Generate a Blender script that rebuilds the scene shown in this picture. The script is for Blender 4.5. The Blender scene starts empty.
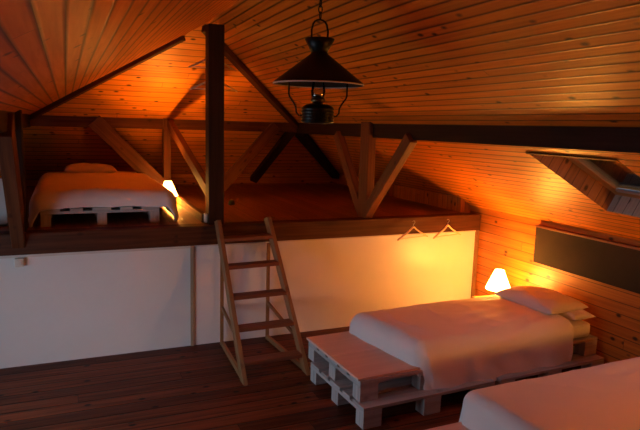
import bpy, bmesh, math, random
from mathutils import Vector, Matrix, noise
random.seed(7)
scn = bpy.context.scene
COL = scn.collection

# ------------------------------------------------------------------ camera
F_PX, PITCH, YAW, ROLL = 582.26, 0.149818886, 0.4116129, 0.028643561
fw = Vector((math.sin(YAW)*math.cos(PITCH), math.cos(YAW)*math.cos(PITCH), -math.sin(PITCH)))
ri = Vector((math.cos(YAW), -math.sin(YAW), 0)); up = ri.cross(fw)
rx = ri*math.cos(ROLL) + up*math.sin(ROLL); uy = -ri*math.sin(ROLL) + up*math.cos(ROLL)
cam = bpy.data.cameras.new('camera'); camo = bpy.data.objects.new('camera', cam); COL.objects.link(camo)
M = Matrix((rx, uy, -fw)).transposed().to_4x4(); M.translation = Vector((0, 0, 1.9))
camo.matrix_world = M
cam.sensor_width = 36; cam.lens = F_PX*36/640; cam.clip_start = 0.02; cam.clip_end = 200
scn.camera = camo

# ------------------------------------------------------------------ exposure, world, daylight
vs = scn.view_settings
vs.view_transform = 'Standard'; vs.look = 'None'; vs.gamma = 1; vs.use_curve_mapping = False
vs.exposure = 1.42
w = bpy.data.worlds.new('dusk'); scn.world = w; w.use_nodes = True
nt = w.node_tree; nt.nodes.clear()
o = nt.nodes.new('ShaderNodeOutputWorld'); bg = nt.nodes.new('ShaderNodeBackground')
tc = nt.nodes.new('ShaderNodeTexCoord'); sp = nt.nodes.new('ShaderNodeSeparateXYZ'); rp = nt.nodes.new('ShaderNodeValToRGB')
nt.links.new(tc.outputs['Generated'], sp.inputs[0]); nt.links.new(sp.outputs['Z'], rp.inputs[0])
rp.color_ramp.elements[0].position = 0.08; rp.color_ramp.elements[0].color = (0.006, 0.007, 0.008, 1)
rp.color_ramp.elements[1].position = 0.30; rp.color_ramp.elements[1].color = (0.40, 0.50, 0.66, 1)
nt.links.new(rp.outputs[0], bg.inputs[0]); bg.inputs[1].default_value = 0.7
nt.links.new(bg.outputs[0], o.inputs[0])

def area_light(name, loc, target, sx, sy, power, color):
    l = bpy.data.lights.new(name, 'AREA'); l.shape = 'RECTANGLE'; l.size = sx; l.size_y = sy
    l.energy = power; l.color = color
    ob = bpy.data.objects.new(name, l); COL.objects.link(ob); ob.location = loc
    ob.rotation_euler = (Vector(target)-Vector(loc)).to_track_quat('-Z', 'Y').to_euler()
    return ob
# evening daylight entering by the glazing of the left roof slope
area_light('daylight', (-1.10, 3.0, 1.72), (-0.565, 3.25, 0.88), 0.66, 1.7, 1.8, (0.62, 0.80, 1.0))
area_light('low_window_daylight', (-1.80, 3.1, 0.62), (0.0, 4.1, 0.45), 1.6, 0.7, 10.0, (0.60, 0.79, 1.0))

LAMP_COL = (1.0, 0.33, 0.03)

# ------------------------------------------------------------------ materials
def newmat(name):
    m = bpy.data.materials.new(name); m.use_nodes = True
    return m, m.node_tree, m.node_tree.nodes['Principled BSDF']
def nd(nt, t, **kw):
    n = nt.nodes.new(t)
    for k, v in kw.items(): setattr(n, k, v)
    return n
def mth(nt, op, a, b=None, c=None):
    n = nt.nodes.new('ShaderNodeMath'); n.operation = op
    for i, v in enumerate((a, b, c)):
        if v is None: continue
        if isinstance(v, (int, float)): n.inputs[i].default_value = v
        else: nt.links.new(v, n.inputs[i])
    return n.outputs[0]
def ramp(nt, fac, stops):
    r = nt.nodes.new('ShaderNodeValToRGB'); nt.links.new(fac, r.inputs[0])
    e = r.color_ramp.elements
    while len(e) < len(stops): e.new(0.5)
    for q, (p, c) in zip(e, stops): q.position = p; q.color = (*c, 1)
    return r.outputs[0]
def mixc(nt, fac, a, b, mode='MIX'):
    n = nt.nodes.new('ShaderNodeMix'); n.data_type = 'RGBA'; n.blend_type = mode
    for sock, v in ((n.inputs[0], fac), (n.inputs[6], a), (n.inputs[7], b)):
        if isinstance(v, (int, float)): sock.default_value = v
        elif isinstance(v, tuple): sock.default_value = (*v, 1)
        else: nt.links.new(v, sock)
    return n.outputs[2]

def plank_mat(name, light, dark, knot, width, groove=0.07, rough=0.4, gdark=0.25, knots=1.0, blen=3.2, var=0.5, bump=0.6, coat=0.0, spec=0.5):
    """UV in metres: u along the boards, v across them."""
    m, nt, b = newmat(name); L = nt.links.new
    uv = nd(nt, 'ShaderNodeTexCoord').outputs['UV']
    s = nd(nt, 'ShaderNodeSeparateXYZ'); L(uv, s.inputs[0]); u, v = s.outputs[0], s.outputs[1]
    if width:
        vv = mth(nt, 'DIVIDE', v, width); row = mth(nt, 'FLOOR', vv); fr = mth(nt, 'FRACT', vv)
        wn = nd(nt, 'ShaderNodeTexWhiteNoise', noise_dimensions='1D'); L(row, wn.inputs['W']); r1 = wn.outputs['Value']
        ush = mth(nt, 'DIVIDE', mth(nt, 'ADD', u, mth(nt, 'MULTIPLY', r1, 7.0)), blen)
        col = mth(nt, 'FLOOR', ush); fu = mth(nt, 'FRACT', ush)
        cb = nd(nt, 'ShaderNodeCombineXYZ'); L(row, cb.inputs[0]); L(col, cb.inputs[1])
        wn2 = nd(nt, 'ShaderNodeTexWhiteNoise', noise_dimensions='2D'); L(cb.outputs[0], wn2.inputs['Vector']); r2 = wn2.outputs['Value']
        ed = mth(nt, 'MINIMUM', fr, mth(nt, 'SUBTRACT', 1.0, fr))
        g1 = mth(nt, 'SUBTRACT', 1.0, mth(nt, 'SMOOTH_MIN', mth(nt, 'DIVIDE', ed, groove), 1.0, 0.2))
        g1 = mth(nt, 'MAXIMUM', g1, 0.0)
        eu = mth(nt, 'MULTIPLY', mth(nt, 'MINIMUM', fu, mth(nt, 'SUBTRACT', 1.0, fu)), blen)
        g2 = mth(nt, 'LESS_THAN', eu, 0.0025)
        g = mth(nt, 'MAXIMUM', g1, mth(nt, 'MULTIPLY', g2, 0.6))
    else:
        oi = nd(nt, 'ShaderNodeObjectInfo'); r2 = oi.outputs['Random']; g = None
    off = mth(nt, 'MULTIPLY', r2, 37.0)
    cg = nd(nt, 'ShaderNodeCombineXYZ'); L(mth(nt, 'ADD', mth(nt, 'MULTIPLY', u, 1.6), off), cg.inputs[0]); L(mth(nt, 'MULTIPLY', v, 42.0), cg.inputs[1]); L(off, cg.inputs[2])
    n1 = nd(nt, 'ShaderNodeTexNoise'); L(cg.outputs[0], n1.inputs['Vector']); n1.inputs['Scale'].default_value = 1.0; n1.inputs['Detail'].default_value = 4; n1.inputs['Distortion'].default_value = 0.4
    ck = nd(nt, 'ShaderNodeCombineXYZ'); L(mth(nt, 'ADD', mth(nt, 'MULTIPLY', u, 8.5), off), ck.inputs[0]); L(mth(nt, 'MULTIPLY', v, 14.0), ck.inputs[1]); L(off, ck.inputs[2])
    vo = nd(nt, 'ShaderNodeTexVoronoi'); L(ck.outputs[0], vo.inputs['Vector']); vo.inputs['Scale'].default_value = 1.0
    kn = ramp(nt, vo.outputs['Distance'], [(0.12, (1, 1, 1)), (0.27, (0, 0, 0))])
    sep = nd(nt, 'ShaderNodeSeparateColor'); L(vo.outputs['Color'], sep.inputs[0])
    kmask = mth(nt, 'MULTIPLY', kn, mth(nt, 'MULTIPLY', mth(nt, 'GREATER_THAN', sep.outputs[0], 0.66), knots))
    c = mixc(nt, ramp(nt, n1.outputs['Fac'], [(0.35, (0, 0, 0)), (0.68, (1, 1, 1))]), light, dark)
    tone = mth(nt, 'ADD', 1.0 - var*0.5, mth(nt, 'MULTIPLY', r2, var))
    ct = nd(nt, 'ShaderNodeCombineColor'); [L(tone, ct.inputs[i]) for i in range(3)]
    c = mixc(nt, 1.0, c, ct.outputs[0], 'MULTIPLY')
    c = mixc(nt, kmask, c, knot)
    if g is not None:
        c = mixc(nt, g, c, tuple(x*gdark for x in dark))
    L(c, b.inputs['Base Color'])
    L(mth(nt, 'ADD', rough, mth(nt, 'MULTIPLY', n1.outputs['Fac'], 0.12)), b.inputs['Roughness'])
    b.inputs['Specular IOR Level'].default_value = spec
    if coat: b.inputs['Coat Weight'].default_value = coat; b.inputs['Coat Roughness'].default_value = 0.25
    bp = nd(nt, 'ShaderNodeBump'); bp.inputs['Strength'].default_value = bump; bp.inputs['Distance'].default_value = 0.004
    h = mth(nt, 'MULTIPLY', n1.outputs['Fac'], 0.15)
    if g is not None: h = mth(nt, 'SUBTRACT', h, g)
    L(h, bp.inputs['Height']); L(bp.outputs[0], b.inputs['Normal'])
    return m

def plain_mat(name, col, rough=0.6, metal=0.0, nscale=0, namp=0.1, bump=0.0, bscale=40):
    m, nt, b = newmat(name); L = nt.links.new
    b.inputs['Base Color'].default_value = (*col, 1); b.inputs['Roughness'].default_value = rough; b.inputs['Metallic'].default_value = metal
    tc = nd(nt, 'ShaderNodeTexCoord')
    if nscale:
        n = nd(nt, 'ShaderNodeTexNoise'); L(tc.outputs['Object'], n.inputs['Vector']); n.inputs['Scale'].default_value = nscale; n.inputs['Detail'].default_value = 4
        L(mixc(nt, ramp(nt, n.outputs['Fac'], [(0.35, (0, 0, 0)), (0.7, (1, 1, 1))]), col, tuple(x*(1-namp) for x in col)), b.inputs['Base Color'])
    if bump:
        n = nd(nt, 'ShaderNodeTexNoise'); L(tc.outputs['Object'], n.inputs['Vector']); n.inputs['Scale'].default_value = bscale; n.inputs['Detail'].default_value = 3
        bp = nd(nt, 'ShaderNodeBump'); bp.inputs['Strength'].default_value = bump; bp.inputs['Distance'].default_value = 0.003
        L(n.outputs['Fac'], bp.inputs['Height']); L(bp.outputs[0], b.inputs['Normal'])
    return m

PINE = plank_mat('varnished_pine_lining', (0.70, 0.215, 0.014), (0.55, 0.145, 0.008), (0.06, 0.014, 0.003), 0.067, groove=0.15, rough=0.34, gdark=0.05, var=0.22, blen=7.0, bump=0.35, coat=0.0, spec=0.4)
PINEH = plank_mat('varnished_pine_lining_wide', (0.78, 0.28, 0.024), (0.63, 0.19, 0.012), (0.06, 0.014, 0.003), 0.100, groove=0.09, rough=0.34, gdark=0.05, var=0.22, blen=7.0, bump=0.35, coat=0.0, spec=0.4)
PINEW = plank_mat('varnished_pine_wall', (0.58, 0.185, 0.016), (0.41, 0.11, 0.008), (0.05, 0.013, 0.003), 0.09, groove=0.06, rough=0.36, gdark=0.1, var=0.2, blen=7.0, bump=0.35, coat=0.1)
FLOOR = plank_mat('dark_varnished_floorboards', (0.16, 0.036, 0.011), (0.07, 0.015, 0.005), (0.008, 0.003, 0.002), 0.13, groove=0.06, rough=0.45, gdark=0.1, var=0.9, blen=4.5, coat=0.0, spec=0.18)
LOFTFLOOR = plank_mat('loft_floorboards', (0.32, 0.10, 0.030), (0.22, 0.06, 0.018), (0.05, 0.015, 0.006), 0.13, groove=0.03, rough=0.35, gdark=0.3, var=0.4, blen=2.6)
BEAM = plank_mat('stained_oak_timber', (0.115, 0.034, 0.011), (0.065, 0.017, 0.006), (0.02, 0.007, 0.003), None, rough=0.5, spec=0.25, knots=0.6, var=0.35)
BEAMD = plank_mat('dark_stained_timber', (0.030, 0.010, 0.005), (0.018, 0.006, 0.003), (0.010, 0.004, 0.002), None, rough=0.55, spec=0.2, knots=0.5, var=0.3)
BRACE = plank_mat('brown_stained_timber', (0.17, 0.055, 0.017), (0.11, 0.032, 0.010), (0.04, 0.012, 0.005), None, rough=0.5, spec=0.25, knots=0.7, var=0.25)
LADDERM = plank_mat('pale_pine', (0.30, 0.145, 0.055), (0.23, 0.10, 0.035), (0.10, 0.04, 0.02), None, rough=0.5, knots=0.5, var=0.15)
TREAD = plank_mat('reddish_tread_wood', (0.24, 0.075, 0.03), (0.16, 0.045, 0.02), (0.05, 0.02, 0.01), None, rough=0.45, knots=0.5, var=0.2)
PALLET = plank_mat('worn_white_paint', (0.52, 0.47, 0.45), (0.38, 0.33, 0.31), (0.2, 0.15, 0.12), None, rough=0.65, knots=0.5, var=0.14)
BENCH = plank_mat('warm_lit_bench_board', (0.86, 0.58, 0.45), (0.78, 0.50, 0.38), (0.5, 0.4, 0.35), None, rough=0.5, knots=0.2, var=0.08)  # orange light from above is tinted into the board colour
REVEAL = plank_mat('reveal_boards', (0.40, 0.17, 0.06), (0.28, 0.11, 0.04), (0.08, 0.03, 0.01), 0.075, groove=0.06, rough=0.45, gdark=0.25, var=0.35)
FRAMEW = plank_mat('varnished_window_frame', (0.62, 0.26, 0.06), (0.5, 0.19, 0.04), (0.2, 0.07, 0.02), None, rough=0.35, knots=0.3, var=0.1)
REVEALG = plank_mat('daylit_reveal_boards', (0.60, 0.50, 0.40), (0.42, 0.35, 0.27), (0.1, 0.07, 0.05), 0.075, groove=0.06, rough=0.55, gdark=0.3, var=0.3)  # daylight on the bottom reveal is put into this paler, greyer colour
HANGERM = plank_mat('pale_beech', (0.85, 0.66, 0.42), (0.76, 0.56, 0.34), (0.5, 0.3, 0.15), None, rough=0.4, knots=0, var=0.05)
WHITEWALL = plain_mat('white_painted_board', (0.78, 0.76, 0.74), 0.33, nscale=1.3, namp=0.07, bump=0.12, bscale=6)
WHITETRIM = plain_mat('white_trim_paint', (0.66, 0.60, 0.54), 0.45, nscale=5, namp=0.1)
TANTRIM = plain_mat('tan_batten_paint', (0.42, 0.30, 0.19), 0.5, nscale=5, namp=0.15)
DUVET = plain_mat('white_cotton_duvet', (0.84, 0.79, 0.77), 0.85, nscale=3, namp=0.05, bump=0.25, bscale=18)
PILLOW = plain_mat('white_cotton_pillow', (0.74, 0.70, 0.69), 0.85, nscale=4, namp=0.05, bump=0.25, bscale=22)
PANEL = plain_mat('dark_brown_panel', (0.030, 0.015, 0.010), 0.9, nscale=6, namp=0.25, bump=0.3, bscale=60)
BLACK = plain_mat('blackened_metal', (0.012, 0.011, 0.010), 0.42, 0.6, nscale=12, namp=0.3)
TANKM = plain_mat('dark_bronze_tank', (0.020, 0.022, 0.018), 0.35, 0.7, nscale=10, namp=0.3)
BRASS = plain_mat('aged_brass', (0.22, 0.15, 0.07), 0.35, 0.9, nscale=20, namp=0.3)
METAL = plain_mat('brushed_aluminium', (0.55, 0.56, 0.58), 0.28, 0.9, nscale=30, namp=0.1)
PLASTIC = plain_mat('cream_plastic', (0.66, 0.58, 0.50), 0.4, nscale=20, namp=0.05)
CERAMIC = plain_mat('white_ceramic', (0.75, 0.66, 0.55), 0.35, nscale=20, namp=0.04)
RUBBER = plain_mat('black_rubber', (0.012, 0.010, 0.010), 0.6, nscale=20, namp=0.2)
SHADEIN = plain_mat('shade_white_enamel', (0.7, 0.6, 0.5), 0.4, nscale=9, namp=0.1)
def glass_mat():
    m = bpy.data.materials.new('window_glass'); m.use_nodes = True; nt = m.node_tree; nt.nodes.clear()
    o = nd(nt, 'ShaderNodeOutputMaterial'); mx = nd(nt, 'ShaderNodeMixShader'); t = nd(nt, 'ShaderNodeBsdfTransparent'); g = nd(nt, 'ShaderNodeBsdfGlossy')
    f = nd(nt, 'ShaderNodeFresnel'); f.inputs['IOR'].default_value = 1.45; g.inputs['Roughness'].default_value = 0.03; t.inputs['Color'].default_value = (0.92, 0.95, 0.95, 1)
    nt.links.new(f.outputs[0], mx.inputs[0]); nt.links.new(t.outputs[0], mx.inputs[1]); nt.links.new(g.outputs[0], mx.inputs[2]); nt.links.new(mx.outputs[0], o.inputs[0])
    return m
GLASS = glass_mat()
def emit_mat(name, col, st):
    m, nt, b = newmat(name)
    b.inputs['Base Color'].default_value = (0.8, 0.7, 0.5, 1); b.inputs['Emission Color'].default_value = (*col, 1); b.inputs['Emission Strength'].default_value = st
    b.inputs['Roughness'].default_value = 0.8
    return m
SHADE = emit_mat('glowing_lamp_shade', (1.0, 0.41, 0.065), 29.0)
SHADEDIM = emit_mat('dimmer_glowing_lamp_shade', (1.0, 0.42, 0.07), 15.0)
SHADEBRIGHT = emit_mat('bright_glowing_lamp_shade', (1.0, 0.38, 0.05), 48.0)
BULB = emit_mat('glowing_bulb', (1.0, 0.62, 0.28), 40.0)

# ------------------------------------------------------------------ mesh helpers
class MB:
    def __init__(s): s.v = []; s.f = []; s.uv = []; s.sm = []
    def poly(s, pts, uvs, smooth=False):
        i = len(s.v); s.v += [Vector(p) for p in pts]; s.f.append(list(range(i, i+len(pts)))); s.uv.append(list(uvs)); s.sm.append(smooth)
    def box(s, c, size, ax=None):
        """oriented box; ax = three unit axes; uv runs along the longest side"""
        c = Vector(c); ax = [Vector(a) for a in (ax or ((1, 0, 0), (0, 1, 0), (0, 0, 1)))]
        h = [x/2 for x in size]; order = sorted(range(3), key=lambda i: -size[i])
        for i in range(3):
            j, k = [t for t in order if t != i]
            for sg in (-1, 1):
                pts = []; uvs = []
                for a, b in ((-1, -1), (1, -1), (1, 1), (-1, 1)):
                    pts.append(c + ax[i]*h[i]*sg + ax[j]*h[j]*a + ax[k]*h[k]*b)
                    uvs.append((a*h[j], b*h[k] + i*0.31 + sg*0.13))
                n = (pts[1]-pts[0]).cross(pts[2]-pts[0])
                if n.dot(ax[i]*sg) < 0: pts.reverse(); uvs.reverse()
                s.poly(pts, uvs)
        return s
    def aabb(s, lo, hi):
        return s.box([(a+b)/2 for a, b in zip(lo, hi)], [b-a for a, b in zip(lo, hi)])
    def bar(s, p, q, w, h, side=None):
        """box from p to q; w across 'side', h across the third direction"""
        p, q = Vector(p), Vector(q); d = (q-p); L = d.length; d.normalize()
        sd = Vector(side or (0, 1, 0)); sd = (sd - d*sd.dot(d)).normalized(); t = d.cross(sd)
        return s.box((p+q)/2, (L, w, h), (d, sd, t))
    def tube(s, pts, r, n=10, caps=True):
        pts = [Vector(p) for p in pts]; rs = r if isinstance(r, (list, tuple)) else [r]*len(pts); rings = []
        prev = None
        for i, p in enumerate(pts):
            d = (pts[min(i+1, len(pts)-1)] - pts[max(i-1, 0)]).normalized()
            if prev is None:
                a = d.orthogonal().normalized()
            else:
                a = (prev - d*prev.dot(d)).normalized()
            prev = a; b = d.cross(a)
            rings.append([p + (a*math.cos(t*2*math.pi/n) + b*math.sin(t*2*math.pi/n))*rs[i] for t in range(n)])
        s.rings(rings, caps)
        return s
    def rings(s, rings, caps=True):
        n = len(rings[0]); base = len(s.v)
        for r in rings: s.v += [Vector(p) for p in r]
        for i in range(len(rings)-1):
            for t in range(n):
                a, b = base+i*n+t, base+i*n+(t+1) % n
                s.f.append([a, b, b+n, a+n]); s.uv.append([(i*.05, t*.02), (i*.05, (t+1)*.02), ((i+1)*.05, (t+1)*.02), ((i+1)*.05, t*.02)]); s.sm.append(True)
        if caps:
            for k in (0, len(rings)-1):
                f = [base+k*n+t for t in range(n)]
                if k == 0: f.reverse()
                s.f.append(f); s.uv.append([(0.01*t, 0) for t in range(n)]); s.sm.append(False)
    def lathe(s, prof, c=(0, 0, 0), n=28, caps=True):
        c = Vector(c)
        s.rings([[c + Vector((r*math.cos(2*math.pi*t/n), r*math.sin(2*math.pi*t/n), z)) for t in range(n)] for r, z in prof], caps)
        return s
    def grid(s, P, uvf=None, closed=False):
        nu = len(P); nv = len(P[0]); base = len(s.v)
        for row in P: s.v += [Vector(p) for p in row]
        for i in range(nu-1):
            for j in range(nv-1):
                a = base+i*nv+j
                s.f.append([a, a+nv, a+nv+1, a+1]); s.uv.append([(i*.05, j*.05), ((i+1)*.05, j*.05), ((i+1)*.05, (j+1)*.05), (i*.05, (j+1)*.05)]); s.sm.append(True)
        return s
    def build(s, name, mat, parent=None, bevel=0, origin=None):
        org = Vector(origin) if origin is not None else Vector((0, 0, 0))
        me = bpy.data.meshes.new(name); me.from_pydata([p-org for p in s.v], [], s.f)
        ul = me.uv_layers.new(name='UVMap'); k = 0
        for uvs in s.uv:
            for q in uvs: ul.data[k].uv = q; k += 1
        for p, sm in zip(me.polygons, s.sm): p.use_smooth = sm
        me.materials.append(mat)
        bm = bmesh.new(); bm.from_mesh(me); bmesh.ops.remove_doubles(bm, verts=bm.verts, dist=1e-5)
        if len(s.f) > 1: bmesh.ops.recalc_face_normals(bm, faces=bm.faces)
        bm.to_mesh(me); bm.free()
        ob = bpy.data.objects.new(name, me); COL.objects.link(ob)
        if parent: ob.parent = parent
        ob.location = org if not parent else org
        if bevel:
            b = ob.modifiers.new('bevel', 'BEVEL'); b.width = bevel; b.segments = 2; b.limit_method = 'ANGLE'
        return ob

def tag(o, label=None, cat=None, group=None, kind=None):
    if label: o['label'] = label
    if cat: o['category'] = cat
    if group: o['group'] = group
    if kind: o['kind'] = kind
    return o
def empty(name, loc=(0, 0, 0), rz=0, label=None, cat=None, group=None):
    o = bpy.data.objects.new(name, None); COL.objects.link(o); o.location = loc; o.rotation_euler = (0, 0, rz); o.empty_display_size = .1
    return tag(o, label, cat, group)
def copy_tree(o, parent=None):
    c = o.copy(); COL.objects.link(c); c.parent = parent
    for ch in list(o.children): copy_tree(ch, c)
    return c
def struct(name, mb, mat, label=None, bevel=0):
    return tag(mb.build(name, mat, bevel=bevel), label, kind='structure')

# ------------------------------------------------------------------ room shell
X0, X1 = -1.63, 3.93          # knee walls
YB, Y0 = -2.6, 4.84           # wall behind the camera, white wall under the loft
RX, RZ = 1.15, 2.765          # ridge
SX, SZ = 2.71, 1.905          # where upper and lower slopes meet, hidden in the purlin
KZ = 1.12                     # knee wall top
AY = 5.27                     # hip apex
HY = 6.92                     # hip seam
LF = 1.05                     # loft floor level
BYW = 8.10; LK = 1.20         # loft back knee wall
mir = lambda x: 2*RX - x

def surf(name, pts, udir, mat, label, holes=None):
    """planar polygon with uv in metres: u along udir. holes: one quad inside a quad"""
    pts = [Vector(p) for p in pts]; n = (pts[1]-pts[0]).cross(pts[2]-pts[0]).normalized()
    u = Vector(udir).normalized(); v = n.cross(u).normalized()
    mb = MB(); uvf = lambda p: (p.dot(u)+20, p.dot(v)+20)
    if not holes: mb.poly(pts, [uvf(p) for p in pts])
    else:
        h = [Vector(p) for p in holes]
        for i in range(4):
            q = [pts[i], pts[(i+1) % 4], h[(i+1) % 4], h[i]]
            mb.poly(q, [uvf(p) for p in q])
    return struct(name, mb, mat, label)

struct('floor', MB().aabb((X0-.05, YB-.05, -.06), (X1+.05, Y0+.03, 0)), FLOOR, 'dark reddish varnished floorboards of the lower room')
# board direction of the floor is x: replace uv with metres
def reuv(ob, u, v):
    u, v = Vector(u), Vector(v); me = ob.data; ul = me.uv_layers[0]
    for l in me.loops:
        p = me.vertices[l.vertex_index].co; ul.data[l.index].uv = (p.dot(u)+20, p.dot(v)+20)
reuv(bpy.data.objects['floor'], (1, 0, 0), (0, 1, 0))
lf = struct('loft_floor', MB().aabb((-1.6, Y0+.10, LF-.05), (3.90, BYW+.05, LF)), LOFTFLOOR, 'reddish brown floorboards of the raised loft')
reuv(lf, (0, 1, 0), (1, 0, 0))

struct('wall_back', MB().aabb((X0-.04, Y0, 0), (X1+.04, Y0+.05, .90)), WHITEWALL, 'low white painted wall below the loft')
ws = []
surf('wall_right', [(X1, YB, 0), (X1, Y0+.17, 0), (X1, Y0+.17, KZ), (X1, YB, KZ)], (0, 1, 0), PINEW, 'varnished knotty pine knee wall on the right')
surf('wall_left', [(X0, Y0+.17, 0), (X0, YB, 0), (X0, YB, KZ), (X0, Y0+.17, KZ)], (0, 1, 0), WHITEWALL, 'white knee wall on the left', holes=[(X0, 4.3, .22), (X0, 2.4, .22), (X0, 2.4, 1.02), (X0, 4.3, 1.02)])
surf('wall_front', [(X0, YB, 0), (X1, YB, 0), (X1, YB, KZ), (SX, YB, SZ), (RX, YB, RZ), (mir(SX), YB, SZ), (X0, YB, KZ)], (1, 0, 0), PINEW, 'pine end wall behind the viewer')
# loft knee walls
KX = 3.80; KXZ = 1.12+(3.93-3.80)*(SZ-KZ)/(X1-SX)
surf('wall_loft_right', [(KX, Y0+.17, LF-.02), (KX, BYW, LF-.02), (KX, BYW, LK), (KX, Y0+.17, KXZ)], (0, 0, 1), PINEW, 'low boarded knee wall at the right of the loft')
surf('wall_loft_left', [(mir(KX), BYW, LF-.02), (mir(KX), Y0+.17, LF-.02), (mir(KX), Y0+.17, KXZ), (mir(KX), BYW, LK)], (0, 1, 0), PINEW, 'low boarded knee wall at the left of the loft')
surf('wall_loft_back', [(mir(KX), BYW, LF-.02), (KX, BYW, LF-.02), (KX, BYW, LK), (mir(KX), BYW, LK)], (1, 0, 0), PINEW, 'low boarded knee wall at the back of the loft')
st = MB(); st.aabb((KX, Y0+.165, LF-.02), (X1, Y0+.175, KXZ)); struct('trim_1', st, PINEW, 'pine end return of the loft knee wall')
st = MB(); st.aabb((X0, Y0+.165, LF-.02), (mir(KX), Y0+.175, KXZ)); struct('trim_2', st, PINEW, 'pine end return of the left loft knee wall')

# right roof opening corners on the lower slope plane (x -> z)
def zslope(x): return KZ + (X1-x)*(SZ-KZ)/(X1-SX)
WA = Vector((2.92, 3.15, zslope(2.92))); WB = Vector((3.555, 2.99, zslope(3.555)))
WC = Vector((3.59, 2.26, zslope(3.59))); WD = Vector((2.93, 2.43, zslope(2.93)))
surf('ceiling_right_upper', [(SX, YB, SZ), (SX, HY, SZ), (RX, AY, RZ), (RX, YB, RZ)], (0, 1, 0), PINE, 'upper right slope of the pine lined ceiling')
surf('ceiling_right_lower', [(X1, YB, KZ), (X1, Y0+.17, KZ), (SX, Y0+.17, SZ), (SX, YB, SZ)], (0, 1, 0), PINE, 'lower right slope of the pine lined ceiling around the skylight', holes=[WC, WB, WA, WD])
surf('ceiling_right_loft', [(KX, Y0+.17, KXZ), (KX, BYW, LK), (SX, HY, SZ), (SX, Y0+.17, SZ)], (0, 1, 0), PINE, 'right slope of the ceiling over the loft')
surf('ceiling_left_upper', [(mir(SX), HY, SZ), (mir(SX), YB, SZ), (RX, YB, RZ), (RX, AY, RZ)], (0, 1, 0), PINE, 'upper left slope of the pine lined ceiling')
LH = [Vector((mir(x), y, zslope(x))) for x, y in ((3.78, 2.0), (3.78, 4.0), (2.84, 4.0), (2.84, 2.0))]
surf('ceiling_left_lower', [(X0, YB, KZ), (X0, Y0+.17, KZ), (mir(SX), Y0+.17, SZ), (mir(SX), YB, SZ)], (0, 1, 0), PINE, 'lower left slope of the ceiling', holes=LH)
surf('ceiling_left_loft', [(mir(KX), Y0+.17, KXZ), (mir(SX), Y0+.17, SZ), (mir(SX), HY, SZ), (mir(KX), BYW, LK)], (0, 1, 0), PINE, 'left slope of the ceiling over the loft')
surf('ceiling_back_upper', [(mir(SX), HY, SZ), (SX, HY, SZ), (RX, AY, RZ)], (1, 0, 0), PINEH, 'triangular hip end of the pine ceiling')
surf('ceiling_back_lower', [(mir(KX), BYW, LK), (KX, BYW, LK), (SX, HY, SZ), (mir(SX), HY, SZ)], (1, 0, 0), PINEH, 'lower back slope of the ceiling over the loft')

# skylight: splayed reveal, frame, glass
def skylight(name, q, nrm, d, splay, label, inset=.22):
    """q: four corners on the ceiling: A top-far, B bottom-far, C bottom-near, D top-near"""
    root = empty(name, (0, 0, 0)); tag(root, label, kind='structure')
    c = sum(q, Vector())/4; Q = [p + nrm*d + (p-c)*splay for p in q]
    names = ['window_reveal']*4
    for i in range(4):
        a, b = q[i], q[(i+1) % 4]; A, B = Q[i], Q[(i+1) % 4]
        vdir = (b-a).normalized(); mb = MB(); L = (b-a).length; D = (A-a).length
        # boards stand on the opening's edge: u along depth, v along the edge
        mb.poly([a, b, B, A], [(0, 10), (0, 10+L), (D, 10+L), (D, 10)])
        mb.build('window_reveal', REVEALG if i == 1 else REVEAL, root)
        # trim lip
    # frame around glass
    fr = MB(); ins = [p.lerp(sum(Q, Vector())/4, inset) - nrm*0.0 for p in Q]
    for i in range(4):
        a, b = Q[i], Q[(i+1) % 4]; ia, ib = ins[i], ins[(i+1) % 4]
        for z0, z1 in ((-.012, .03),):
            P = [a+nrm*z0, b+nrm*z0, ib+nrm*z0, ia+nrm*z0]; T = [p+nrm*(z1-z0) for p in P]
            fr.poly(P, [(0, 0), ((b-a).length, 0), ((b-a).length, .07), (0, .07)])
            fr.poly(T[::-1], [(0, 0), ((b-a).length, 0), ((b-a).length, .07), (0, .07)])
            fr.poly([P[3], P[2], T[2], T[3]], [(0, 0), ((b-a).length, 0), ((b-a).length, .05), (0, .05)])
            fr.poly([P[1], P[0], T[0], T[1]], [(0, 0), ((b-a).length, 0), ((b-a).length, .05), (0, .05)])
    fr.build('window_frame', FRAMEW, root)
    g = MB(); P = [p+nrm*.012 for p in ins]; T = [p+nrm*.018 for p in ins]
    g.poly(P, [(0, 0)]*4); g.poly(T[::-1], [(0, 0)]*4)
    for i in range(4): g.poly([P[i], T[i], T[(i+1) % 4], P[(i+1) % 4]], [(0, 0)]*4)
    g.build('window_pane', GLASS, root)
    # aluminium sill rail along the lower edge of the glass
    a, b = ins[1], ins[2]
    MB().bar(a - nrm*.012, b - nrm*.012, .030, .022, side=(q[0]-q[1]).normalized()).build('sill_rail', METAL, root, bevel=.004)
    a, b = ins[1]+(ins[0]-ins[1])*.07, ins[2]+(ins[3]-ins[2])*.07
    return root
NR = Vector((SZ-KZ, 0, X1-SX)).normalized()
skylight('window_1', [WA, WB, WC, WD], NR, 0.15, 0.0, 'small deep skylight in the right slope with board lined reveal')
NL = Vector((-(SZ-KZ), 0, X1-SX)).normalized()
skylight('window_2', [LH[2], LH[1], LH[0], LH[3]][:], NL, 0.06, 0.0, 'skylight in the left slope beside the viewer', inset=.07)

skylight('window_3', [Vector((X0, 4.3, 1.02)), Vector((X0, 4.3, .22)), Vector((X0, 2.4, .22)), Vector((X0, 2.4, 1.02))], Vector((-1, 0, 0)), 0.06, 0.0, 'low window in the left knee wall', inset=.06)

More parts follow.
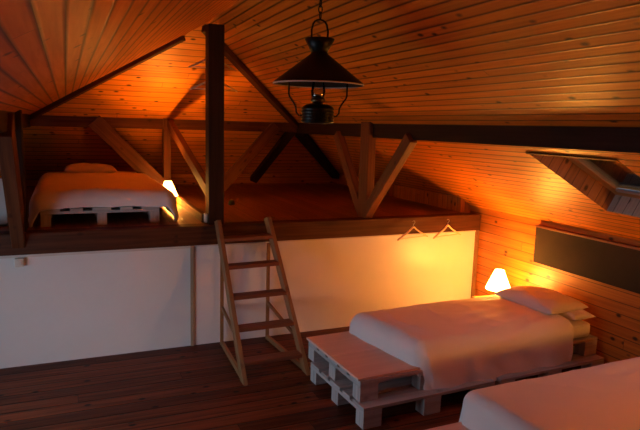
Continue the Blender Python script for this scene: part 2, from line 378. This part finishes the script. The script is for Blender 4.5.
# trims of the skylight opening
tr = MB(); tr.bar(WA - NR*.006, WD - NR*.004, .012, .014, side=NR); tr.build('trim_3', BEAM)
tag(bpy.data.objects['trim_3'], 'dark lip along the top of the right skylight', kind='structure')
# white wall trims
struct('trim_4', MB().aabb((X0, Y0-.012, .862), (.93, Y0, .884)), WHITETRIM, 'thin white rail along the top of the low wall')
struct('trim_5', MB().aabb((.928, Y0-.014, 0), (.958, Y0, .884)), TANTRIM, 'upright joint batten on the white wall left of the ladder')
struct('trim_6', MB().aabb((3.885, Y0-.014, 0), (3.93, Y0, .884)), LADDERM, 'pine batten where white wall meets pine wall')
struct('trim_7', MB().aabb((.958, Y0-.010, .870), (3.885, Y0, .884)), WHITETRIM, 'thin white rail along the wall top right of the ladder')

# ------------------------------------------------------------------ timbers
def timber(name, label, cat, mb, mat=BEAM, group=None, bevel=.006):
    o = mb.build(name, mat, bevel=bevel); return tag(o, label, cat, group)
timber('edge_beam', 'long reddish brown beam along the loft front edge above the white wall', 'beam', MB().aabb((X0, Y0-.03, .885), (3.925, Y0+.12, LF)), BEAM)
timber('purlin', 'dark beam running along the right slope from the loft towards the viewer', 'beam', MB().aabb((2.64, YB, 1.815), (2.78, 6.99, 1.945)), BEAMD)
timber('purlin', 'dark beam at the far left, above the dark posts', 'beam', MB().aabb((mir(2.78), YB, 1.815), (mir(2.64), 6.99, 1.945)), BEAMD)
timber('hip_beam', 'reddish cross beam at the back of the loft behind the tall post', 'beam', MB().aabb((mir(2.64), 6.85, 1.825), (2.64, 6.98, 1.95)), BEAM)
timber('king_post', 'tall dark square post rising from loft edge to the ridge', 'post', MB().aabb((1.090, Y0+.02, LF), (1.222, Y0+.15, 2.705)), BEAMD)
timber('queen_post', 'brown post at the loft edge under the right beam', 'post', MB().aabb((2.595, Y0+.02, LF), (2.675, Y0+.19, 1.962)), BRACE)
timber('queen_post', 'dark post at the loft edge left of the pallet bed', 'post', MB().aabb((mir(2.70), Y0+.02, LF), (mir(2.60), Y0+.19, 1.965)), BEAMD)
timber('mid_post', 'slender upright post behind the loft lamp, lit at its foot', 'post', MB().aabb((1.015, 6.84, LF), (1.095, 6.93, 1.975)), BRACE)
# hip rafters under the hip lines
cr, cl, ap = Vector((SX, HY, SZ)), Vector((mir(SX), HY, SZ)), Vector((RX, AY, RZ))
dn = Vector((0, 0, -.035))
timber('hip_rafter', 'dark rafter sloping from behind the tall post down right to the beam', 'rafter', MB().bar(ap+dn, cr+dn, .07, .07, side=(0, 0, 1)), BEAM)
timber('hip_rafter', 'dark rafter sloping down left to the corner above the loft bed', 'rafter', MB().bar(cl+dn, cl.lerp(ap, .90)+dn*.7, .045, .05, side=(0, 0, 1)), BEAM)
kb = Vector((KX, BYW, LK))
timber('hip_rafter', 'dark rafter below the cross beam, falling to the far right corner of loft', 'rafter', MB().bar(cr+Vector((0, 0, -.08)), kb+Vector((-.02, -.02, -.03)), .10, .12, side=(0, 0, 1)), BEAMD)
# braces
timber('brace', 'wide brace from cross beam down to the loft lamp beside the bed', 'brace', MB().bar((.28, 6.83, 1.90), (1.06, 6.83, 1.10), .07, .165), BRACE)
timber('brace', 'brown brace from cross beam down behind the tall post on its right', 'brace', MB().bar((2.36, 6.83, 1.90), (1.60, 6.83, 1.07), .07, .13), BRACE)
timber('brace', 'lit brace from the slender post top down to the tall post', 'brace', MB().bar((1.085, 6.84, 1.90), (1.13, Y0+.14, 1.31), .06, .10, side=(1, 0, 0)), BRACE)
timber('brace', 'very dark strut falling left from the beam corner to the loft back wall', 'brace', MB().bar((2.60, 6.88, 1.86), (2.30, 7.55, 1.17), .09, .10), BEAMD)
timber('brace', 'brown brace rising right from the right post to the beam above the hangers', 'brace', MB().bar((2.635, 4.18, 1.835), (2.635, 4.90, 1.10), .075, .105, side=(1, 0, 0)), BRACE)
timber('brace', 'brown brace rising left from the right post into the loft', 'brace', MB().bar((2.635, 5.62, 1.835), (2.635, 5.00, 1.08), .075, .105, side=(1, 0, 0)), BRACE)
timber('brace', 'dark brace at the left picture edge in front of the dark post', 'brace', MB().bar((-.355, 4.22, 1.86), (-.355, 4.93, .98), .09, .24, side=(1, 0, 0)), BEAM)
timber('floor_sill', 'low timber on the loft floor from tall post back to slender post', 'beam', MB().bar((1.085, Y0+.16, LF+.035), (1.085, 6.83, LF+.045), .05, .07, side=(1, 0, 0)), BRACE)

# ------------------------------------------------------------------ pallets
def make_pallet(L=1.09, W=.80, bw=.098, label='', group=None, loc=(0, 0, 0), rz=0):
    t = empty('pallet', loc, rz, label, 'pallet', group)
    # local: x along, y across, z up from its underside
    for j in range(5):
        wd = .145 if j % 2 == 0 else .10
        y = -W/2 + .0725 + j*(W-.145)/4
        MB().box((0, y, .133), (L, wd, .022)).build('deck_board', PALLET, t, bevel=.002)
    for x in (-L/2+.07, 0, L/2-.07):
        MB().box((x, 0, .111), (.14, W, .022)).build('cross_board', PALLET, t, bevel=.002)
    for x in (-L/2+.07, 0, L/2-.07):
        for y in (-W/2+bw/2, 0, W/2-bw/2):
            MB().box((x, y, .050), (.138, bw, .100)).build('block', PALLET, t, bevel=.003)
    return t
def pallet_like(src, loc, rz, label, group=None):
    c = copy_tree(src); c.location = loc; c.rotation_euler = (0, 0, rz); c['label'] = label
    if group: c['group'] = group
    return c
G1 = 'white pallets under the bed by the hangers'; G2 = 'white pallets under the nearest bed'; G3 = 'white pallets under the loft bed'
R1 = math.radians(2.4)
def rot(o, x, y, a): return (o[0]+x*math.cos(a)-y*math.sin(a), o[1]+x*math.sin(a)+y*math.cos(a))
# bed 1 frame: origin at its near foot corner
B1 = (1.685, 3.075)
def b1(x, y, z=0): q = rot(B1, x, y, R1); return (q[0], q[1], z)
p0 = make_pallet(L=1.08, W=.80, label='lower white pallet at the foot of the bed below the hangers', group=G1, loc=b1(.525, .375), rz=R1)
pallet_like(p0, b1(1.66, .375), R1, 'lower white pallet under the head of the bed below the hangers')
pallet_like(p0, b1(.54, .455, .1445), R1, 'upper white pallet forming the bench at the foot of the bed')
pallet_like(p0, b1(1.66, .455, .1445), R1, 'upper white pallet under the pillow end of the bed by the lamp')
# bed 2
B2 = (1.70, 1.62); R2 = math.radians(1.0)
def b2(x, y, z=0): q = rot(B2, x, y, R2); return (q[0], q[1], z)
pallet_like(p0, b2(.54, .42), R2, 'lower white pallet at the foot of the nearest bed', G2)
pallet_like(p0, b2(1.64, .42), R2, 'lower white pallet under the head of the nearest bed', G2)
pallet_like(p0, b2(.54, .42, .1445), R2, 'upper white pallet at the foot of the nearest bed', G2)
pallet_like(p0, b2(1.64, .42, .1445), R2, 'upper white pallet under the head of the nearest bed', G2)
# loft bed: pallets side on, seen from the foot
R3 = math.radians(90)
def b3(x, y, z=LF): return (x, y, z)
p3 = make_pallet(L=1.08, W=.92, bw=.075, label='white pallet at the foot of the loft bed', group=G3, loc=(.25, 5.60, LF), rz=R3)
pallet_like(p3, (.25, 6.69, LF), R3, 'white pallet under the head of the loft bed', G3)

def bench_top(fn, rz, label, L=.52, y0=.065):
    t = empty('bench_top', fn(0, 0, .289), rz, label, 'bench top', None)
    for k in range(2):
        MB().box((L/2-.012, y0+.20+k*.405, .009), (L, .402, .018)).build('panel', BENCH, t, bevel=.004)
    return t
bench_top(b1, R1, 'painted boards, tinted pinkish with warm light, topping the bench at the foot of the middle bed')
bench_top(b2, R2, 'painted bench boards at the foot of the nearest bed', y0=.02)

# ------------------------------------------------------------------ bedding
def mattress(name, x0, x1, y0, y1, z0, z1, fn, rz, label, parent=None):
    t = empty(name, fn((x0+x1)/2, (y0+y1)/2, z0), rz, label, 'mattress')
    mb = MB().box((0, 0, (z1-z0)/2), (x1-x0, y1-y0, z1-z0)); mb.build('mattress_body', DUVET, t, bevel=.035)
    return t
def duvet(x0, x1, y0, y1, z, fn, rz, label, hang_near, hang_far, hang_foot, hang_head, seed, r=.07, flare=.05, amp=.013, n=120, skew=0.0):
    """cloth over a box top; x0 is the foot. local frame: origin at fn(0,0)."""
    P = []
    S0, S1 = x0-hang_foot, x1+hang_head; T0, T1 = y0-hang_near, y1+hang_far
    nu = n; nv = int(n*(T1-T0)/(S1-S0))+12
    for i in range(nu+1):
        row = []
        for j in range(nv+1):
            s = S0+(S1-S0)*i/nu; t = T0+(T1-T0)*j/nv
            cx, cy = min(max(s, x0+r), x1-r), min(max(t, y0+r), y1-r)
            ox, oy = s-cx, t-cy; d = math.hypot(ox, oy); zz = 0
            if d > 1e-6:
                ux, uy_ = ox/d, oy/d
                a = min(d/r, math.pi/2); out = r*math.sin(a); drop = r*(1-math.cos(a))
                ex = max(0, d - r*math.pi/2)
                corner = min(abs(ux), abs(uy_))*1.41
                fold = math.sin((s*1.0+t*1.3)*17 + seed)*.5 + noise.noise(Vector((s*4, t*4, seed)))*1.2
                out += ex*flare + ex*.10*fold*(1 if ex > 0 else 0)
                drop += ex*math.sqrt(max(.3, 1-flare**2))
                x, y = cx+ux*out, cy+uy_*out; zz = -drop
            else: x, y = cx, cy
            nv_ = noise.noise(Vector((s*2.3+seed, t*3.1, seed)))*1.0 + noise.noise(Vector((s*5.5, t*9+s*3, seed+4)))*.45
            ridge = 1-abs(noise.noise(Vector((s*2.2+t*1.4, t*2.9-s*1.1, seed+9))))*2
            bulge = .022*math.cos(min(1, abs((t-(y0+y1)/2)/((y1-y0)/2)))*math.pi/2)
            crease = math.sin((t*1.0-s*.22)*46+3*noise.noise(Vector((s*1.5, t*2, seed+2))))*max(0, noise.noise(Vector((s*1.1, t*2.2, seed+6)))+.15)
            zz += amp*nv_*.8 + amp*.45*max(0, ridge)**6 + amp*.55*crease + bulge
            x += skew*(1-(t-T0)/(T1-T0))*(1-(s-S0)/(S1-S0))
            row.append((x, y, z+zz))
        P.append(row)
    org = fn(0, 0, 0); mb = MB().grid(P)
    o = mb.build('duvet', DUVET); o.location = org; o.rotation_euler = (0, 0, rz)
    m = o.modifiers.new('solid', 'SOLIDIFY'); m.thickness = .022; m.offset = -1
    m = o.modifiers.new('sub', 'SUBSURF'); m.levels = 1; m.render_levels = 1
    return tag(o, label, 'duvet')
def pillow(loc, rz, tilt, L, W, T, label, seed=1, cat='pillow', group=None, ry=0):
    P = []; n = 30
    top = []
    def pt(u, v, sgn):
        a, b = u*2-1, v*2-1
        e = (1-abs(a)**2.6)*(1-abs(b)**2.6); h = T/2*max(e, 0)**.45
        pinch = 1-.05*(1-abs(a))*abs(b)**3
        x = a*L/2*(1-.06*(1-b*b)*abs(a)**3); y = b*W/2*(1-.07*(1-a*a)*abs(b)**3)
        wz = noise.noise(Vector((a*2.2+seed, b*2.2, seed)))*.016*min(1, e*2)
        return Vector((x, y, sgn*h*(1.0 if sgn > 0 else .75)+wz))
    mb = MB()
    for sgn in (1, -1):
        g = [[pt(i/n, j/n, sgn) for j in range(n+1)] for i in range(n+1)]
        mb.grid(g)
    o = mb.build('pillow', PILLOW); o.location = loc; o.rotation_euler = (tilt, ry, rz)
    return tag(o, label, cat, group)

mattress('mattress', .50, 2.14, .07, .87, .292, .415, b1, R1, 'white mattress on the pallets of the bed by the lamp')
duvet(.315, 1.96, .03, .90, .465, b1, R1, 'rumpled white duvet on the middle bed, lit orange by the lamp', .30, .15, .14, .0, 3.1, r=.11, skew=.17, flare=.03)
pillow(b1(1.955, .455, .510), R1+math.radians(92), 0.0, .62, .44, .16, 'plump white pillow on the bed below the dark wall panel', 5, ry=0)
pillow(b1(2.06, .40, .455), R1+math.radians(90), 0.0, .66, .24, .10, 'flatter pillow under the plump one against the pine wall', 8)
mattress('mattress', .46, 2.16, .04, .82, .292, .44, b2, R2, 'white mattress on the pallets of the nearest bed')
duvet(.27, 2.12, -.02, .86, .485, b2, R2, 'white duvet on the nearest bed at the bottom right', .25, .20, .17, .0, 7.7, amp=.009)
def f3(x, y, z=0):  # loft bed frame: local x runs away from the viewer, local y to the left
    return (.26 - y, 5.06 + x, z)
mattress('mattress', .04, 2.06, -.42, .42, LF+.146, LF+.235, f3, R3, 'white mattress of the loft bed')
def f3o(x, y, z=0): return (.27, 5.06, 0)
duvet(-.02, 1.98, -.60, .56, LF+.275, f3o, R3, 'thick white duvet on the loft bed hanging to the pallet edge', .21, .21, .10, .0, 12.3, r=.11, amp=.010, flare=.12)
pillow((.23, 6.82, LF+.320), 0.0, 0, .54, .36, .13, 'white pillow at the far end of the loft bed', 15)

# ------------------------------------------------------------------ ladder
def ladder():
    t = empty('loft_ladder', (1.40, 4.35, 0), 0, 'pale pine step ladder leaning on the loft edge beam', 'ladder')
    O = Vector((1.40, 4.35, 0)); L = lambda p: Vector(p)-O
    bl, br = Vector((1.155, 3.97, 0)), Vector((1.660, 3.98, 0)); tl, trr = Vector((1.150, 4.79, 1.11)), Vector((1.590, 4.79, 1.12))
    for a, b in ((bl, tl), (br, trr)):
        d = (b-a).normalized()
        mb = MB(); h = Vector((0, .052, 0)); wv = Vector((.017, 0, 0))
        # rail with level foot and top
        P = [a-h, a+h, b+h+Vector((0, 0, -.03)), b-h+Vector((0, 0, .0))]
        n = len(P)
        Lf = [L(p-wv) for p in P]; Rt = [L(p+wv) for p in P]; ln = (b-a).length
        uvs = [(0, 0), (0, .09), (ln, .09), (ln, 0)]
        mb.poly(Lf, uvs); mb.poly(Rt[::-1], uvs[::-1])
        for i in range(4):
            j = (i+1) % 4; e = (P[j]-P[i]).length
            mb.poly([Lf[i], Rt[i], Rt[j], Lf[j]], [(0, 0), (0, .028), (e, .028), (e, 0)])
        mb.build('rail', LADDERM, t, bevel=.003)
    for z in (.125, .335, .545, .755, .955):
        k = z/1.11; a = bl.lerp(tl, k); b = br.lerp(trr, k)
        MB().box(L((a+b)/2), ((b-a).length-.026, .105, .030), ((b-a).normalized(), Vector((0, 1, 0)), Vector((0, 0, 1)))).build('step', TREAD, t, bevel=.004)
    for x, a in ((1.185, bl), (1.600, br)):
        MB().bar(L((x, 4.775, 0)), L((x, 4.775, .88)), .028, .022, side=(1, 0, 0)).build('back_leg', LADDERM, t, bevel=.002)
        MB().bar(L((x, 4.765, .022)), L((a.x, 4.015, .022)), .024, .040, side=(1, 0, 0)).build('floor_runner', LADDERM, t, bevel=.002)
        k = .22; q = Vector((a.x, 4.20, .26))
        MB().bar(L((x, 4.765, .34)), L((a.x*.5+x*.5+.0, 4.22, .25)), .020, .028, side=(1, 0, 0)).build('side_strut', LADDERM, t, bevel=.002)
    return t
ladder()

# ------------------------------------------------------------------ hangers
def make_hanger(loc, rz, label, group, drop=.0):
    t = empty('clothes_hanger', loc, rz, label, 'hanger', group)
    W = .215; arc = []
    mb = MB()
    pts = []
    for i in range(21):
        a = -1+2*i/20; pts.append(Vector((a*W, 0, -.045 - .115*abs(a)**1.05 + .018*math.exp(-(a*5)**2))))
    rings = []
    for p in pts:
        e = .009+.003*(1-abs(p.x)/W)
        rings.append([p+Vector((0, .0065*math.cos(k*math.pi/4), e*math.sin(k*math.pi/4))) for k in range(8)])
    mb.rings(rings); mb.build('shoulder', HANGERM, t)
    MB().tube([(-.185, 0, -.150), (.185, 0, -.150)], .005, 8).build('bar', HANGERM, t)
    hk = [(0, 0, -.045), (0, 0, -.015)] + [(.018*math.sin(a)+.0, 0, .006-.018*math.cos(a)+.018) for a in [x*.45 for x in range(0, 10)]]
    MB().tube(hk, .0018, 6).build('hook', METAL, t)
    return t
GH = 'wooden hangers on the loft edge beam'
h1 = make_hanger((3.055, 4.73, .995), math.radians(14), 'left of the two pale hangers hanging from the loft edge beam', GH)
h2 = copy_tree(h1); h2.location = (3.455, 4.73, .995); h2['label'] = 'right of the two pale hangers, nearest the pine wall'
h2.rotation_euler = (0, 0, math.radians(15)); h1.scale = h2.scale = (.95, 1.5, .85)
h3 = copy_tree(h1); h3.location = (1.175, 5.035, 2.32); h3.rotation_euler = (0, 0, math.radians(0)); h3['label'] = 'lower of two hangers behind the tall dark post'; h3['group'] = 'hangers behind the tall post'
h4 = copy_tree(h1); h4.location = (1.165, 5.05, 2.50); h4.rotation_euler = (0, 0, math.radians(4)); h4['label'] = 'upper of two hangers behind the tall dark post'; h4['group'] = 'hangers behind the tall post'

# ------------------------------------------------------------------ hanging oil lamp
def oil_lamp():
    X, Y = 1.15, 2.73
    t = empty('hanging_oil_lamp', (X+.013, Y, 1.92), 0, 'black hanging oil lamp with wide conical shade on a ridge chain', 'lamp')
    z = lambda v: v-1.92
    # chain and hook
    ch = MB(); k = 0; zz = z(2.755)
    while zz > z(2.43):
        pl = (1, 0, 0) if k % 2 else (0, 1, 0); pl = Vector(pl)
        ring = [pl*.0085*math.cos(a) + Vector((0, 0, zz-.016+.019*math.sin(a))) for a in [i*2*math.pi/12 for i in range(13)]]
        ch.tube(ring, .0028, 6, caps=False); zz -= .030; k += 1
    ch.build('chain', BLACK, t)
    MB().lathe([(.004, z(2.760)), (.035, z(2.760)), (.030, z(2.742)), (.008, z(2.735))]).build('ceiling_rose', BLACK, t)
    bail = [(-.037, 0, z(2.27)), (-.040, 0, z(2.37))]+[(-.036*math.cos(a), 0, z(2.385)+.036*math.sin(a)) for a in [i*math.pi/8 for i in range(9)]]+[(.040, 0, z(2.37)), (.037, 0, z(2.27))]
    MB().tube(bail, .0045, 8).build('bail', BLACK, t)
    MB().lathe([(.066, z(2.330)), (.068, z(2.327)), (.036, z(2.262)), (.034, z(2.262)), (.063, z(2.325))], caps=False).build('smoke_collar', BLACK, t)
    s = MB().lathe([(.034, z(2.272)), (.040, z(2.256)), (.205, z(2.118)), (.207, z(2.112)), (.203, z(2.112)), (.038, z(2.250)), (.032, z(2.264))], n=40, caps=False).build('lamp_shade', BLACK, t)
    MB().lathe([(.204, z(2.110)), (.209, z(2.113)), (.209, z(2.108)), (.204, z(2.106)), (.204, z(2.110))], n=40, caps=False).build('shade_rim', SHADEIN, s)
    g = MB().lathe([(.020, z(2.035)), (.030, z(2.05)), (.034, z(2.075)), (.028, z(2.11)), (.020, z(2.17)), (.020, z(2.25)), (.018, z(2.25)), (.018, z(2.17)), (.026, z(2.11)), (.032, z(2.075)), (.028, z(2.05)), (.018, z(2.035))], caps=False)
    g.build('glass_chimney', GLASS, t)
    MB().lathe([(.012, z(2.00)), (.020, z(2.005)), (.022, z(2.018)), (.033, z(2.026)), (.034, z(2.036)), (.024, z(2.048)), (.012, z(2.056))]).build('burner', BRASS, t)
    prof = [(.02, z(1.915)), (.066, z(1.918))]
    for i in range(5): zz = 1.925+i*.015; prof += [(.075, z(zz)), (.077, z(zz+.005)), (.072, z(zz+.011))]
    prof += [(.070, z(2.000)), (.055, z(2.010)), (.022, z(2.016))]
    MB().lathe(prof).build('oil_tank', TANKM, t)
    for s_ in (-1, 1):
        d = Vector((.98, -.2, 0)).normalized()*s_
        pr = [(.135, 2.165), (.136, 2.06), (.132, 2.045), (.112, 2.015), (.102, 1.995), (.100, 1.97), (.088, 1.955), (.074, 1.955)]
        MB().tube([d*r+Vector((0, 0, z(h))) for r, h in pr], .0042, 8).build('arm', BLACK, t)
    return t
ol = oil_lamp(); ol.scale = (1.09, 1.09, 1.0)

# ------------------------------------------------------------------ table lamps
def make_table_lamp(loc, label, group):
    t = empty('table_lamp', loc, 0, label, 'lamp', group)
    MB().lathe([(.002, 0), (.050, 0), (.052, .008), (.030, .018), (.014, .030), (.020, .050), (.026, .070), (.018, .095), (.010, .110), (.010, .13)]).build('lamp_base', CERAMIC, t)
    MB().lathe([(.116, .115), (.041, .295), (.038, .295), (.113, .115)], n=36, caps=False).build('lamp_shade', SHADE, t)
    MB().lathe([(.004, .135), (.014, .140), (.014, .155), (.024, .175), (.027, .195), (.020, .215), (.006, .225)], n=16).build('bulb', BULB, t)
    return t
def lamp_light(name, loc, power, r=.03):
    l = bpy.data.lights.new(name, 'POINT'); l.energy = power; l.color = LAMP_COL; l.shadow_soft_size = r
    o = bpy.data.objects.new(name, l); COL.objects.link(o); o.location = loc
    return o
TL = (3.645, 4.155, .343)
lamp1 = make_table_lamp(TL, 'small glowing table lamp with conical shade beside the pine wall', 'glowing bedside lamps')
lamp2 = copy_tree(lamp1); lamp2.location = (.955, 6.15, LF); lamp2.scale = (.85, .85, .85); lamp2['label'] = 'glowing lamp on the loft floor beside the loft bed'
lamp_light('lamp_glow', (TL[0], TL[1], TL[2]+.245), 20.0)
lamp_light('loft_lamp_glow', (.955, 6.15, LF+.175), 85.0, .03)

lamp3 = copy_tree(lamp1); lamp3.location = (3.72, .62, .70); lamp3['label'] = 'glowing table lamp at the head of the nearest bed'
lamp_light('near_lamp_glow', (3.72, .62, .945), 14.0)
for ch in lamp3.children:
    if ch.name.startswith('lamp_shade'):
        ch.material_slots[0].link = 'OBJECT'; ch.material_slots[0].material = SHADEBRIGHT
for ch in lamp2.children:
    if ch.name.startswith('lamp_shade'):
        ch.material_slots[0].link = 'OBJECT'; ch.material_slots[0].material = SHADEDIM

def nightstand(x0, x1, y0, y1, h, label):
    t = empty('nightstand', ((x0+x1)/2, (y0+y1)/2, 0), 0, label, 'nightstand')
    cx, cy = (x0+x1)/2, (y0+y1)/2; w_, d_ = x1-x0, y1-y0
    MB().box((0, 0, h-.010), (w_, d_, .018)).build('top', LADDERM, t, bevel=.002)
    for s_ in (-1, 1):
        MB().box((0, s_*(d_/2-.009), (h-.02)/2), (w_-.01, .018, h-.02)).build('side_panel', LADDERM, t, bevel=.002)
    MB().box((w_/2-.012, 0, (h-.02)/2), (.016, d_-.04, h-.02)).build('back_panel', LADDERM, t)
    return t
nightstand(3.50, 3.80, 4.07, 4.34, .343, 'small wooden box stand carrying the table lamp by the white wall')
nightstand(3.60, 3.90, .46, .79, .70, 'small wooden box stand at the head of the nearest bed')

# ------------------------------------------------------------------ dark wall panel
def wall_panel():
    t = empty('wall_panel', (3.91, 3.0, .735), 0, 'long dark brown panel on the pine wall above the beds', 'panel')
    MB().aabb((-.022, -1.35, .0), (.018, 1.00, .325)).build('panel_board', PANEL, t, bevel=.004)
    MB().aabb((-.030, -1.35, .325), (.018, 1.00, .345)).build('top_ledge', TREAD, t, bevel=.003)
    return t
wall_panel()

# ------------------------------------------------------------------ small fittings
t = empty('switch_box', (-.355, 4.838, .827), 0, 'small cream switch box near the top left of the white wall', 'switch')
MB().box((0, -.017, 0), (.062, .034, .066)).build('housing', PLASTIC, t, bevel=.004)
MB().box((0, -.037, 0), (.034, .006, .040)).build('rocker', PLASTIC, t, bevel=.002)
t = empty('wall_socket', (1.088, 4.93, 1.10), 0, 'small white socket at the foot of the tall post', 'socket')
MB().box((-.010, 0, 0), (.020, .06, .075)).build('housing', CERAMIC, t, bevel=.004)
MB().box((-.021, 0, 0), (.003, .035, .040)).build('cover', PLASTIC, t, bevel=.001)
t = empty('white_board', (-.60, 5.16, LF), 0, 'small white board standing at the far left edge behind the dark brace', 'board')
MB().box((0, 0, .19), (.30, .02, .38)).build('board_sheet', WHITEWALL, t, bevel=.003)
MB().box((0, .02, .012), (.30, .06, .022)).build('foot_rail', WHITETRIM, t, bevel=.003)
t = empty('door_stop', (1.60, 6.04, LF), 0, 'small black round stop lying on the loft floor right of tall post', 'door stop')
MB().lathe([(.005, 0), (.032, 0), (.034, .02), (.028, .045), (.012, .052)]).build('rubber_body', RUBBER, t)
MB().lathe([(.010, .050), (.012, .058), (.004, .060)]).build('cap', METAL, t)
